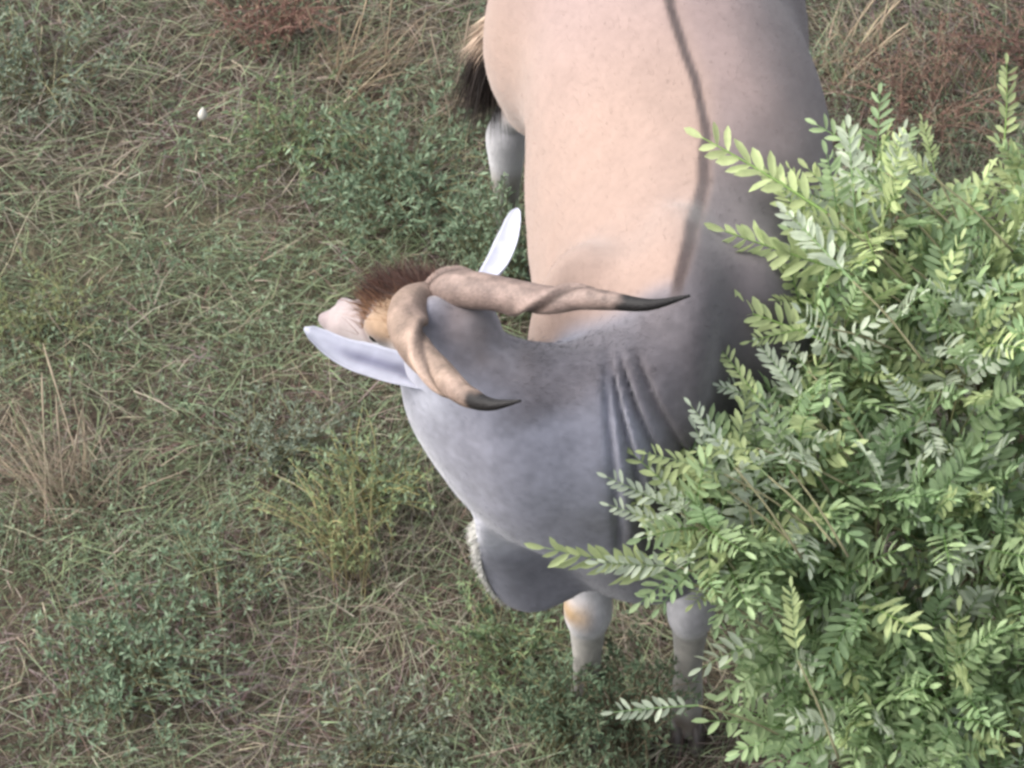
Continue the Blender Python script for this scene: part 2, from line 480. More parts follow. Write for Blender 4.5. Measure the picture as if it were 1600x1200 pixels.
    # legs
    leg = smooth01(-z, -.74, -.60) * ((y < -.95) | (y > .1)) * (1 - smooth01(-y, 1.215, 1.27))
    mixc(leg, np.array([.72, .70, .72]))
    mixc(leg * np.exp(-((z - .505 - .03 * n1) / .04) ** 2) * (y < -1.1) * (x < .3) * smooth01(-x, -.215, -.17), np.array([.50, .33, .17]))
    mixc(leg * smooth01(-z, -.47, -.38) * .85, np.array([.36, .33, .27]))  # shade on the lower legs put into the coat colour
    mixc(smooth01(-z, -.12, -.07) * leg, np.array([.16, .12, .09]))
    # head
    hw = smooth01(hl[:, 0], -.04, .04) * (hl[:, 2] > -.35) * (np.abs(hl[:, 1]) < .25) * (hl[:, 0] > -.05) * smooth01(y, -1.34, -1.24) * smooth01(-x, .12, .17)
    cheek = np.array([.58, .58, .66])
    mixc(hw * .9, cheek)
    top = hw * smooth01(hl[:, 2], -.10, -.03)
    mixc(top * smooth01(hl[:, 0], .26, .20), np.array([.50, .34, .22]))
    mixc(hw * smooth01(hl[:, 0] + .25 * (hl[:, 2] + .06), .215, .25), np.array([.50, .415, .405]))
    mixc(hw * np.exp(-((hl[:, 0] - .275 - .15 * (hl[:, 2] + .05)) / .014) ** 2) * .65, np.array([.20, .12, .10]))
    mixc(hw * smooth01(hl[:, 0], .43, .47) * .6, np.array([.30, .23, .24]))
    ey = np.linalg.norm(hl - np.array([.185, -.108, -.045]), axis=1)
    mixc(np.exp(-(ey / .03) ** 2) * .6, np.array([.25, .17, .15]))
    # throat/ear root pale
    thr = smooth01(-(x + .25 * (z - 1.2)), .06, .22) * smooth01(-y, 1.10, 1.22) * smooth01(-z, -1.50, -1.40)
    mixc(thr * .6, np.array([.56, .56, .63]))
    ven = smooth01(-(x + .65 * (z - 1.0)) + .02 * n1, -.035, .065) * smooth01(-y, 1.12, 1.2) * smooth01(z, .9, 1.0) * smooth01(-z, -1.46, -1.40)
    mixc(ven * .85, np.array([.74, .74, .80]))
    # poll behind the horns: brown-grey with a pinkish pale whorl
    pol = np.exp(-(np.linalg.norm((V - np.array([-.08, -1.26, 1.56])) * [1, 1, .8], axis=1) / .10) ** 2)
    mixc(pol * (.75 + .9 * n1), np.array([.25, .215, .22]))
    mixc(smooth01(z - .25 * np.abs(x - .05), 1.47, 1.55) * smooth01(-y, 1.1, 1.2) * smooth01(x, -.2, -.1) * smooth01(-x, -.26, -.12) * (.6 + 1.2 * n1 + .8 * n2), np.array([.215, .185, .19]))
    mixc(np.exp(-(np.linalg.norm((V - np.array([-.175, -1.335, 1.455])) * [1, 1, 1.1], axis=1) / .065) ** 2) * .95, np.array([.70, .71, .80]))
    mixc(np.exp(-(np.linalg.norm(V - np.array([-.135, -1.25, 1.60]), axis=1) / .035) ** 2) * .8, np.array([.55, .44, .44]))
    mot = (vnoise(V + 60, 28) - .5) * .5 + (vnoise(V + 70, 80) - .5) * .8
    C = .43 * C * (1 + .08 * n1 + .07 * n2 + .40 * mot * np.clip(fore, .25, 1))[:, None]
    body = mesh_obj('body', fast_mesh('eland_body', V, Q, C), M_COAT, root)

    # ---------------- ears
    def ear(pts, facing, W, cup, dark):
        pts = np.array(pts); ax = unit(pts[-1] - pts[0]); L = np.linalg.norm(pts[-1] - pts[0]); cen = spline(pts, 22)[:, None, :]; nrm = np.asarray(facing, float); nrm = unit(nrm - ax * (nrm @ ax)); side = np.cross(nrm, ax)
        nt, ns = 22, 13
        t = np.linspace(0, 1, nt)[:, None]; s = np.linspace(-1, 1, ns)[None]
        w = W * np.interp(t, [0, .12, .35, .6, .85, .95, 1], [.62, .8, 1, .96, .66, .42, .08])
        P = cen + side * (w * s * (1 - .12 * cup * s * s))[..., None] + nrm * (cup * w * (s * s - .35))[..., None]
        Po = P - nrm * (.007 * (1 - s * s * .8) * (1.1 - t))[..., None]
        V = np.concatenate([P.reshape(-1, 3), Po.reshape(-1, 3)]); m = nt * ns
        i, j = np.meshgrid(np.arange(nt - 1), np.arange(ns - 1), indexing='ij'); a = (i * ns + j).ravel()
        q = np.stack([a, a + 1, a + ns + 1, a + ns], -1)
        F = [q, q[:, ::-1] + m]
        e = []
        for jj in (0, ns - 1):
            k = np.arange(nt - 1) * ns + jj
            qq = np.stack([k, k + ns, k + ns + m, k + m], -1); e.append(qq if jj == 0 else qq[:, ::-1])
        k = (nt - 1) * ns + np.arange(ns - 1); e.append(np.stack([k, k + 1, k + 1 + m, k + m], -1))
        F = [np.concatenate(F + e)]
        T = np.broadcast_to(t, (nt, ns)).ravel(); S = np.broadcast_to(s, (nt, ns)).ravel()
        base = np.array([.29, .295, .345])
        Ci = np.repeat(base[None], m, 0)
        d = np.exp(-((S + .15) / .42) ** 2) * smooth01(T, .95, .6) * dark
        Ci = Ci * (1 - d[:, None]) + np.array([.10, .10, .14]) * d[:, None]
        for st_, ss_, w_ in ((.16, .30, .055), (.26, .05, .05), (.34, -.15, .04)):
            sp_ = np.exp(-((T - st_) / w_) ** 2 - ((S - ss_) / .28) ** 2) * (dark > .5) * .75; Ci = Ci * (1 - sp_[:, None]) + np.array([.07, .07, .095]) * sp_[:, None]
        Ci *= (1 + .25 * (vnoise(P.reshape(-1, 3), 60) - .5))[:, None]
        Cc = np.concatenate([Ci, np.repeat(np.array([[.29, .29, .335]]), m, 0)])
        me = fast_mesh('ear', V, F, Cc)
        o = mesh_obj('ear', me, M_COAT, root)
        return o
    ear(EAR_L, (.15, -.45, 1), .044, .6, 1.0)
    ear(EAR_R, (-.6, -.6, .55), .038, .5, .1)

    # ---------------- horns
    def horn(pts, rads, phase, handed, hue, tip0):
        n = 120; Pp = spline(np.array(pts), n); rr = np.interp(np.linspace(0, 1, n), np.linspace(0, 1, len(rads)), rads)
        TW = 2 * math.pi * 2.0
        def wrap(v): return (v + math.pi) % (2 * math.pi) - math.pi
        def section(t, ph):
            amp = np.interp(t, [0, .10, .50, .72, .85, 1], [.0, .20, .27, .20, .05, 0])
            q = wrap(ph - phase - handed * TW * min(t, .8)) * handed
            ridge = np.exp(-(np.maximum(q, 0) / .60) ** 2 - (np.minimum(q, 0) / .20) ** 2)
            dent = np.exp(-((q + .60) / .33) ** 2)
            return .97 + amp * ridge - .6 * amp * dent + .010 * math.sin(t * 130 + 2 * math.sin(t * 9)) * max(0, 1 - t * 1.5)
        ns = 44
        V, Fs = sweep(Pp, rr, ns, section)
        T = np.concatenate([np.repeat(np.linspace(0, 1, n), ns), [0, 1]])
        tan = np.array(hue); br = np.array([.12, .08, .065]); bk = np.array([.006, .005, .005])
        ph = np.concatenate([np.tile(np.arange(ns) / ns * 2 * math.pi, n), [0, 0]])
        q = wrap(ph - phase - handed * TW * np.minimum(T, .8)) * handed
        gro = np.exp(-((q + .62) / .34) ** 2) * np.interp(T, [0, .08, .55, .78, .9], [.5, 1, 1, .5, 0])
        rdg = np.exp(-((q - .15) / .35) ** 2) * np.interp(T, [0, .1, .6, .8], [0, 1, 1, 0])
        Vs_ = V * [1, 1, 1]
        C = np.repeat(tan[None], len(V), 0) * (.62 + .8 * vnoise(np.stack([T * 26, ph * 1.2, ph * 0], -1), 1.0))[:, None]
        red = vnoise(V + 8, 14)[:, None]; C = C * (1 - .35 * red) + np.array([.15, .105, .095]) * .35 * red
        C = C * (1 - .9 * gro[:, None]) + br * .35 * .9 * gro[:, None]
        C = C * (1 + .25 * rdg[:, None])
        edge = smooth01(T + .10 * (vnoise(V + 2, 30) - .5), tip0, tip0 + .06)
        C = C * (1 - edge[:, None]) + bk * edge[:, None]
        return mesh_obj('horn', fast_mesh('horn', V, Fs, C), M_HORN, root)
    horn(HORN_L, [.048, .046, .041, .036, .031, .025, .015, .003], 2.2, 1, (.168, .122, .095), .74)
    horn(HORN_R, [.050, .048, .042, .036, .030, .024, .015, .003], 0.6, -1, (.140, .103, .088), .75)

    # ---------------- eyes and hooves
    for s in (-1, 1):
        u_, v_ = np.meshgrid(np.linspace(0, math.pi, 10), np.arange(14) / 14 * 2 * math.pi, indexing='ij')
        P = H(.183, s * .094, -.045) + .018 * np.stack([np.sin(u_) * np.cos(v_), np.sin(u_) * np.sin(v_), np.cos(u_)], -1).reshape(-1, 3)
        i, j = np.meshgrid(np.arange(9), np.arange(14), indexing='ij'); a = (i * 14 + j).ravel(); b2 = (i * 14 + (j + 1) % 14).ravel()
        mesh_obj('eye', fast_mesh('eye', P, np.stack([a, a + 14, b2 + 14, b2], -1), np.full((len(P), 3), .012)), M_EYE, root)
    for (x_, y_) in ((.187, -1.205), (.440, -1.205), (.0, .41), (.64, .47)):
        for s in (-1, 1):
            pts = []
            prof = [(0, 1.0), (.02, .98), (.05, .80), (.075, .62)]
            nseg = 12; ph = np.arange(nseg) / nseg * 2 * math.pi
            Vh = []
            for zz, sc in prof:
                Vh.append(np.stack([x_ + s * .024 + .024 * sc * np.cos(ph), y_ - .01 + .02 * (zz / .075) + (.055 * sc) * np.sin(ph) * np.where(np.sin(ph) < 0, 1.15, .8), np.full(nseg, zz - .004)], -1))
            Vh = np.concatenate(Vh); kk_ = np.arange(3)[:, None]; jj = np.arange(nseg)[None]; j2 = (jj + 1) % nseg
            q = np.stack([kk_ * nseg + jj, kk_ * nseg + j2, (kk_ + 1) * nseg + j2, (kk_ + 1) * nseg + jj], -1).reshape(-1, 4)
            Vh = np.vstack([Vh, [[x_ + s * .024, y_, .071]]]); cap = np.stack([36 + jj[0], 36 + j2[0], np.full(nseg, 48)], -1)
            mesh_obj('hoof', fast_mesh('hoof', Vh, [q, cap], np.repeat([[.05, .04, .035]], len(Vh), 0)), M_HOOF, root)

    # ---------------- hair parts: ribbons with a bend
    def ribbons(P, D, L, W, C, bendv, nseg=3, name='tuft'):
        n = len(P); D = unit(D)
        S = unit(np.cross(D, unit(rng.normal(size=(n, 3)))))
        Vs = []
        for k in range(nseg + 1):
            t = k / nseg
            c = P + D * (L * t)[:, None] + bendv * (t * t * L)[:, None]
            w = W * (1 - t) ** .7
            Vs.append(c - S * w[:, None]); Vs.append(c + S * w[:, None])
        V = np.stack(Vs, 1).reshape(-1, 3); m = 2 * (nseg + 1)
        b = (np.arange(n) * m)[:, None]
        F = np.concatenate([b + np.array([[2 * k, 2 * k + 1, 2 * k + 3, 2 * k + 2]]) for k in range(nseg)])
        return V, F, np.repeat(C, m, 0)
    n = 10000
    a = rng.uniform(.0, .275, n); b = rng.normal(0, .035, n) * (1 - .3 * (a - .03) / .25)
    zsurf = .018 - .02 * (a / .25) - 2.2 * b * b - .02 * smooth01(a, .2, .3)
    P = HO + a[:, None] * hf + b[:, None] * hr + (zsurf - .025)[:, None] * hu
    clump = vnoise(P + 4, 45)[:, None] - .5
    D = hu * 1.0 + np.array([.12, .25, .1]) + hf * (rng.normal(.0, .32, n))[:, None] + hr * (b * 5 + rng.normal(0, .35, n))[:, None] + hf * clump * 2.2
    L = rng.uniform(.04, .09, n) * (1 - 4 * np.abs(b)).clip(.5, 1) * (.75 + .5 * (clump[:, 0] + .5))
    mixv = rng.random(n)[:, None]
    Ct = np.array([.010, .005, .004]) * (1 - mixv) + np.array([.052, .019, .011]) * mixv
    edge = smooth01(-b, .02, .055)[:, None]; Ct = Ct * (1 - edge * .75) + np.array([.20, .105, .055]) * edge * .75
    V_, F_, C_ = ribbons(P, D, L, np.full(n, .0011), Ct, hf[None] * .35 + np.array([0, 0, -.15]) + rng.normal(0, .35, (n, 3)))
    mesh_obj('forehead_tuft', fast_mesh('forehead_tuft', V_, F_, C_), M_HAIR, root)['label'] = 'shaggy dark brown forehead tuft'
    # pale fringe on the front edge of the dewlap
    n = 2400
    t = rng.random(n)
    ep = spline(np.array([(-.084, 1.0), (-.082, .90), (-.070, .82), (-.045, .75), (.0, .70), (.09, .688)]), 200)[(t ** 1.5 * 199).astype(int)]
    P = np.stack([ep[:, 0] + .008, -1.335 + .02 * np.sin(ep[:, 0] * 14) + rng.normal(0, .012, n), ep[:, 1] + .006], -1)
    D = np.stack([-(.5 + 1.0 * (1 - t)) + rng.normal(0, .25, n) + t, rng.normal(0, .3, n), -.9 + rng.normal(0, .25, n)], -1)
    V_, F_, C_ = ribbons(P, D, rng.uniform(.012, .042, n) * (1.1 - .8 * t), np.full(n, .0010), np.array([[.42, .41, .38]]) * (1 - .5 * t)[:, None] * rng.uniform(.7, 1.1, (n, 1)), np.array([0, 0, -.3]))
    mesh_obj('dewlap_fringe', fast_mesh('dewlap_fringe', V_, F_, C_), M_HAIR, root)
    # bristly crest on the nape and short coat hair, rooted on the skin
    me = body.data
    nv = np.empty(len(V) * 3, np.float32); me.vertices.foreach_get('normal', nv); nv = nv.reshape(-1, 3)
    wcr = np.clip(nap, 0, 1) * (nv[:, 2] > .45)
    idx = rng.choice(len(V), 2600, p=wcr ** 2 / (wcr ** 2).sum())
    n = len(idx); P = V[idx] + rng.normal(0, .004, (n, 3)) - nv[idx] * .003
    D = nv[idx] * .5 + np.array([.75, -.1, 0]) + rng.normal(0, .3, (n, 3))
    V_, F_, C_ = ribbons(P, D, rng.uniform(.008, .015, n), np.full(n, .0006), C[idx] * rng.uniform(.8, 1.05, (n, 1)), np.array([.2, 0, -.3]))
    mesh_obj('nape_crest', fast_mesh('nape_crest', V_, F_, C_), M_HAIR, root)
    ok = np.where((z > .1) & (hw < .3) & (V @ np.array([0, -.669, .743]) > -2))[0]
    idx = rng.choice(ok, 70000); n = len(idx)
    P = V[idx] + rng.normal(0, .004, (n, 3)); P -= nv[idx] * np.sum((P - V[idx]) * nv[idx], 1)[:, None]
    flow = np.where((fore[idx] > .5)[:, None], np.array([[.8, .15, -.35]]), np.array([[.1, 1, -.35]]))
    flow = np.where((leg[idx] > .5)[:, None], np.array([[0, 0, -1.]]), flow)
    flow = np.where((hw[idx] > .5)[:, None], -hf[None], flow)
    flow = flow - nv[idx] * np.sum(flow * nv[idx], 1)[:, None]
    D = unit(flow) + nv[idx] * rng.uniform(.10, .30, (n, 1)) + rng.normal(0, .16, (n, 3))
    V_, F_, C_ = ribbons(P - nv[idx] * .001, D, rng.uniform(.008, .017, n), np.full(n, .0006), C[idx] * rng.uniform(.90, 1.10, (n, 1)), np.zeros(3), nseg=1)
    o = mesh_obj('coat_hair', fast_mesh('coat_hair', V_, F_, C_), M_COAT, root); o['kind'] = 'stuff'
    # ---------------- tail
    tp = spline(np.array([(.33, .64, 1.30), (.24, .70, 1.26), (.10, .66, 1.16), (.0, .50, 1.02), (-.03, .405, .965), (-.062, .425, .90)]), 40)
    V_, Fs = sweep(tp, np.interp(np.linspace(0, 1, 40), [0, .3, 1], [.045, .03, .020]), 12)
    tail = mesh_obj('tail', fast_mesh('tail', V_, Fs, np.repeat([[.34, .25, .20]], len(V_), 0)), M_COAT, root)
    n = 2600
    t = rng.random(n)
    P = spline(np.array([(-.02, .41, .985), (-.045, .415, .93), (-.062, .425, .90)]), 100)[(t * 99).astype(int)] + rng.normal(0, .010, (n, 3))
    D = np.stack([rng.normal(-.10, .16, n), rng.normal(.0, .18, n), -np.ones(n)], -1)
    L = rng.uniform(.16, .34, n)
    pale = (t < .30)
    L[pale] *= .45; D[pale] += np.array([-.45, 0, .2])
    C = np.where(pale[:, None], np.array([[.32, .24, .18]]), np.array([[.022, .016, .014]])) * rng.uniform(.7, 1.3, (n, 1))
    V_, F_, C_ = ribbons(P, D, L, np.full(n, .0016), C, np.array([0, 0, -.1]), nseg=4)
    o = mesh_obj('tail_tuft', fast_mesh('tail_tuft', V_, F_, C_), M_HAIR, None)
    o.parent = tail; o.matrix_parent_inverse = Matrix.Identity(4)
    return root

EAR_L = [(-0.161, -1.328, 1.475), (-0.234, -1.31, 1.49), (-0.314, -1.288, 1.5), (-0.395, -1.261, 1.512), (-0.476, -1.22, 1.545)]
EAR_R = [(-.085, -1.125, 1.565), (-.035, -1.06, 1.575), (-.005, -.975, 1.585), (.012, -.890, 1.60)]
HORN_L = [(-0.188, -1.162, 1.575), (-0.23, -1.229, 1.63), (-0.239, -1.333, 1.67), (-0.207, -1.448, 1.71), (-0.159, -1.539, 1.745), (-0.124, -1.614, 1.78), (-0.089, -1.673, 1.81), (-0.042, -1.726, 1.85), (0.019, -1.746, 1.885)]
HORN_R = [(-0.173, -1.167, 1.57), (-0.137, -1.182, 1.635), (-0.065, -1.235, 1.685), (0.014, -1.288, 1.725), (0.086, -1.334, 1.762), (0.15, -1.354, 1.79), (0.22, -1.395, 1.825), (0.304, -1.439, 1.86), (0.392, -1.44, 1.89)]
ELAND = build_eland()

# ================================================================ vegetation helpers
def leaflet(L, W, fold=.25, n=5, cup=.0):
    """one oblong leaflet along +x, blade in xy, folded on the midrib"""
    t = np.linspace(0, 1, n)
    w = W * np.interp(t, [0, .12, .35, .7, .9, 1], [.10, .55, .95, 1, .62, .10])
    V = []
    for k in range(n):
        zc = -cup * L * t[k] ** 2
        V += [(L * t[k], -w[k], zc + fold * w[k]), (L * t[k], 0, zc), (L * t[k], w[k], zc + fold * w[k])]
    F = []
    for k in range(n - 1):
        a = 3 * k
        F += [(a, a + 3, a + 4, a + 1), (a + 1, a + 4, a + 5, a + 2)]
    return np.array(V), np.array(F)

LV, LF = leaflet(1.0, .5, .28, 5, .10)
def basis(d, up):
    d = unit(d); y = np.cross(up, d); y = unit(y); return np.stack([d, y, np.cross(d, y)])

def frond_layout(L, pairs, r, droop=.25, size=1.0, lean=0):
    """leaflet frames along a pinnate leaf: rachis path + list of (origin, 3x3 basis rows, length, width)"""
    t = np.linspace(0, 1, 12)
    side = r.normal(0, .05)
    path = np.stack([L * t, side * L * t * t, -droop * L * t * t], -1)
    out = []
    ll = L * r.uniform(.27, .33) * size
    for k in range(pairs):
        u = .16 + .78 * k / (pairs - .4)
        p = np.array([np.interp(u, t, path[:, c]) for c in range(3)])
        dr = np.array([1, 2 * side * u, -2 * droop * u])
        sz = ll * np.interp(u, [0, .3, .7, 1], [.8, 1, .95, .62])
        for s in (-1, 1):
            if r.random() < .04: continue
            ang = s * R(r.normal(62 - lean - 16 * u, 8))
            rot = np.array([math.cos(ang), math.sin(ang), r.normal(.14, .26)])
            d = unit(rot[0] * unit(dr) + rot[1] * np.array([0, 1, 0]) + rot[2] * np.array([0, 0, 1.]))
            B = basis(d, np.array([r.normal(0, .40), r.normal(0, .40), 1]))
            out.append((p, B, sz * r.uniform(.78, 1.15), sz * r.uniform(.24, .36)))
    B = basis(np.array([1, 2 * side, -2 * droop]), np.array([0, 0, 1.]))
    out.append((path[-1], B, ll * .75, ll * .26))
    return path, out

def frond_mesh(L, pairs, r, droop=.25):
    path, fr = frond_layout(L, pairs, r, droop)
    parts = []
    V, Fs = sweep(path, np.linspace(.0022, .0009, len(path)), 4, cap=False)
    parts.append((V, Fs, np.array([.6, .8, .55])))
    for p, B, l, w in fr:
        parts.append((p + (LV * [l, w, l * .5]) @ B, [LF], np.ones(3) * r.uniform(.82, 1.15)))
    return merge(parts)

# ================================================================ the pinnate-leaved shrub
LOBES = [(0.914, -0.754, 1.350, 0.20), (1.13, -0.76, 1.22, 0.19), (1.33, -0.45, 1.10, 0.12), (1.057, -1.080, 1.200, 0.26), (0.745, -1.065, 1.250, 0.16),
         (0.475, -1.471, 1.130, 0.15), (0.642, -1.347, 1.150, 0.17), (0.855, -1.405, 1.000, 0.24), (1.117, -1.363, 0.950, 0.26), (0.79, -1.607, 0.680, 0.20),
         (1.012, -1.626, 0.700, 0.25), (0.70, -1.50, 0.800, 0.14), (1.180, -1.721, 0.600, 0.20), (1.40, -.95, 1.15, .28), (1.42, -1.45, .9, .28)]
SPRIGS = [((0.737, -0.814, 1.5), (0.462, -0.615, 1.57)), ((0.781, -0.925, 1.42), (0.502, -0.883, 1.5)), ((0.732, -1.094, 1.36), (0.477, -1.02, 1.44)),
          ((0.811, -0.769, 1.42), (0.796, -0.547, 1.52)), ((0.983, -0.616, 1.35), (0.94, -0.51, 1.45)), ((1.209, -0.294, 1.2), (1.234, -0.114, 1.3)),
          ((0.375, -1.602, 1.12), (0.085, -1.574, 1.2)), ((0.383, -1.494, 1.22), (0.227, -1.451, 1.3)), ((0.484, -1.447, 1.3), (0.315, -1.425, 1.36)),
          ((0.435, -1.685, 0.75), (0.242, -1.718, 0.78)), ((0.65, -1.791, 1.05), (0.632, -1.665, 1.15)), 
          ((0.585, -1.268, 1.32), (0.49, -1.151, 1.4)), ((0.56, -1.369, 1.3), (0.428, -1.369, 1.3)), ((0.787, -1.031, 1.5), (0.643, -0.852, 1.55))]
GREEN_A = np.array([.315, .41, .215]); GREEN_B = np.array([.215, .30, .155]); GREEN_Y = np.array([.39, .455, .22]); GREEN_S = np.array([.39, .44, .33])

def build_shrub():
    r = np.random.default_rng(21)
    base = np.array([1.02, -1.28, 0.0])
    root = empty('shrub', tuple(base))
    tag(root, 'big bright green shrub with feathery pinnate leaves in front of the eland', 'shrub')
    fronds = []                      # (origin, basis, length, colour, sprig?)
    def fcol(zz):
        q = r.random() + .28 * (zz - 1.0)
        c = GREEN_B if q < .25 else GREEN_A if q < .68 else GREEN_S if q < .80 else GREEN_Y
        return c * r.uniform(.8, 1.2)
    center = np.array([1.0, -1.2, .6])
    for li, (x, y, z, rad) in enumerate(LOBES):
        c = np.array([x, y, z])
        # main branch
        mid = base * .35 + c * .65; mid[2] = z * .42
        path = spline(np.array([base + r.normal(0, .03, 3) * [1, 1, 0], mid + r.normal(0, .04, 3), c - [0, 0, rad * .3], c + [0, 0, rad * .4]]), 20)
        parts = []
        V, Fs = sweep(path, np.linspace(.013, .004, 20), 7)
        parts.append((V, Fs, np.array([.15, .115, .08])))
        nt = int(13 + 200 * rad * rad)
        for k in range(nt):
            d = unit(r.normal(size=3)); d[2] = d[2] * .8 + .25; d = unit(d)
            a = path[r.integers(9, 19)] + r.normal(0, .01, 3)
            tip = c + d * rad * r.uniform(.70, 1.02)
            tw = spline(np.array([a, (a + tip) / 2 + [0, 0, .03 * r.random()], tip]), 8)
            V, Fs = sweep(tw, np.linspace(.0038, .0014, 8), 4, cap=False)
            parts.append((V, Fs, np.array([.15, .15, .07])))
            td = unit(tip - a)
            nf = r.integers(4, 7)
            for q in range(nf):
                u = 1 - q / nf * .75
                p = np.array([np.interp(u, np.linspace(0, 1, 8), tw[:, cc]) for cc in range(3)])
                ph = q * 2.4 + r.random()
                s1 = unit(np.cross(td, [0, 0, 1.]) + 1e-6); s2 = np.cross(s1, td)
                spread = .25 if q == 0 else r.uniform(.7, 1.1)
                dd = unit(td + spread * (math.cos(ph) * s1 + math.sin(ph) * s2) + np.array([0, 0, .12]))
                upv = unit(np.array([0, 0, 1.]) * .8 + td * .4 + r.normal(0, .3, 3))
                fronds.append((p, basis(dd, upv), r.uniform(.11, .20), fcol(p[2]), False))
        Vb, Fb, Cb = merge(parts)
        mesh_obj('branch', fast_mesh('branch', Vb, Fb, Cb), M_BARK, root)
    extra = []
    for (ex, ey, ez, n_, ang0) in ((.40, -1.52, 1.18, 5, 2.9), (.52, -1.45, 1.26, 5, 2.6), (.64, -1.18, 1.36, 4, 2.5), (.78, -.80, 1.44, 5, 2.2), (.98, -.66, 1.40, 4, 1.7)):
        for _ in range(n_):
            az = ang0 + r.normal(0, .5); a_ = np.array([ex, ey, ez]) + r.normal(0, .045, 3)
            extra.append((a_, a_ + r.uniform(.12, .19) * unit(np.array([math.cos(az), math.sin(az), r.normal(.25, .25)]))))
    for a, b in SPRIGS + extra:
        a, b = np.array(a), np.array(b); d = b - a
        camv = unit(np.array([0, -.669, .743])); a = a + camv * .05; b = b + camv * .05
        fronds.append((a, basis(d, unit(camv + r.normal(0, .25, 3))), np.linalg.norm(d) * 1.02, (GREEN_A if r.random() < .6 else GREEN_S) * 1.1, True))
        # the twig that carries it
        back = a - unit(d) * .14 - np.array([-.08, .03, .10])
        tw = spline(np.array([back, (a + back) / 2 + [0, 0, .015], a]), 8)
        V, Fs = sweep(tw, np.linspace(.0035, .002, 8), 5)
        mesh_obj('twig', fast_mesh('twig', V, Fs, np.repeat([[.15, .14, .08]], len(V), 0)), M_BARK, root)
    # nearest to the open air in front first: these become single leaves
    view = np.array([0, -.669, .743])
    key = []
    for i, (p, B, L, c, sp) in enumerate(fronds):
        inb = -.2 < p[0] < 1.3
        key.append((-9 if sp else 0) - (p @ view) - (0 if inb else -3))
    order = np.argsort(key)
    protos = [frond_layout(1.0, n, r, dr) for n, dr in ((7, .16), (8, .22), (8, .12), (9, .26), (7, .3), (9, .18))]
    nbase = len(protos)
    protos += [frond_layout(1.0, n, r, dr, .74, 10) for n, dr in ((10, .03), (11, .07), (9, .05), (10, .10))]
    protos_m = []
    for path, fr in protos:
        parts = []
        V, Fs = sweep(path, np.linspace(.013, .005, len(path)), 4, cap=False)
        parts.append((V, Fs, np.array([.62, .8, .5])))
        for p, B, l, w in fr: parts.append((p + (LV * [l, w, l * .5]) @ B, [LF], np.ones(3) * r.uniform(.85, 1.15)))
        protos_m.append(merge(parts))
    # a few shared colour variants of each leaf mesh so that leaves can share data
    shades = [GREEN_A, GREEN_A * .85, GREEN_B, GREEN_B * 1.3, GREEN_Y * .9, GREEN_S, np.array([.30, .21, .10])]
    lib = {}
    for pi, (V, F, C) in enumerate(protos_m):
        for si, s in enumerate(shades):
            me = fast_mesh('leaf', V, F, C * s); me.materials.append(M_LEAF); lib[pi, si] = me
    rach = []
    for path, fr in protos:
        V, Fs = sweep(path, np.linspace(.013, .005, len(path)), 4, cap=False)
        me = fast_mesh('rachis', V, Fs, np.repeat([GREEN_A * .7], len(V), 0)); me.materials.append(M_LEAF); rach.append(me)
    lmesh = []
    for s in shades:
        me = fast_mesh('leaflet', LV, LF, np.repeat([s], len(LV), 0)); me.materials.append(M_LEAF); lmesh.append(me)
    def mat4(p, B, L):
        m = Matrix.Identity(4)
        for i in range(3):
            for j in range(3): m[i][j] = float(B[j, i] * L)
            m[i][3] = float(p[i])
        return m
    inv = Matrix.Translation(-Vector(root.location))
    rest = []; nleaf = nlet = 0
    for rank, i in enumerate(order):
        p, B, L, c, sp = fronds[i]
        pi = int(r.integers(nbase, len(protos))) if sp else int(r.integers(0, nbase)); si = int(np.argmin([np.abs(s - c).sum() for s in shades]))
        if nlet < 285 and sp:
            o = bpy.data.objects.new('leaf', rach[pi]); link(o, root); o.matrix_parent_inverse = inv; o.matrix_basis = mat4(p, B, L)
            for (q, Bq, l, w) in protos[pi][1]:
                k = bpy.data.objects.new('leaflet', lmesh[si]); link(k, o)
                m = Matrix.Identity(4)
                for a_ in range(3):
                    for b_ in range(3): m[a_][b_] = float(Bq[b_, a_] * (l, w, l * .5)[b_])
                    m[a_][3] = float(q[a_])
                k.matrix_basis = m; nlet += 1
            nleaf += 1
        elif nleaf < 300:
            o = bpy.data.objects.new('leaf', lib[pi, si]); link(o, root); o.matrix_parent_inverse = inv; o.matrix_basis = mat4(p, B, L); nleaf += 1
        else:
            V, F, C = protos_m[pi]
            rest.append((p + (V * L) @ B, F, C * c))
    V, F, C = merge(rest)
    o = mesh_obj('foliage', fast_mesh('foliage', V, F, C), M_LEAF, root); o['kind'] = 'stuff'
    print('fronds', len(fronds), 'leaflets', nlet, 'rest', len(rest))
build_shrub()

# ================================================================ ground plants
def leaf_cards(P, D, U, L, W, C):
    """small folded rhomb leaves, two triangles each side"""
    n = len(P); D = unit(D); S = unit(np.cross(D, U)); N = np.cross(S, D)
    mid = P + D * (L * .5)[:, None]
    V = np.stack([P, mid + S * W[:, None] + N * (W * .4)[:, None], P + D * L[:, None], mid - S * W[:, None] + N * (W * .4)[:, None]], 1).reshape(-1, 3)
    b = (np.arange(n) * 4)[:, None]
    F = np.concatenate([b + np.array([[0, 1, 2]]), b + np.array([[0, 2, 3]])])
    return V, [F], np.repeat(C, 4, 0)

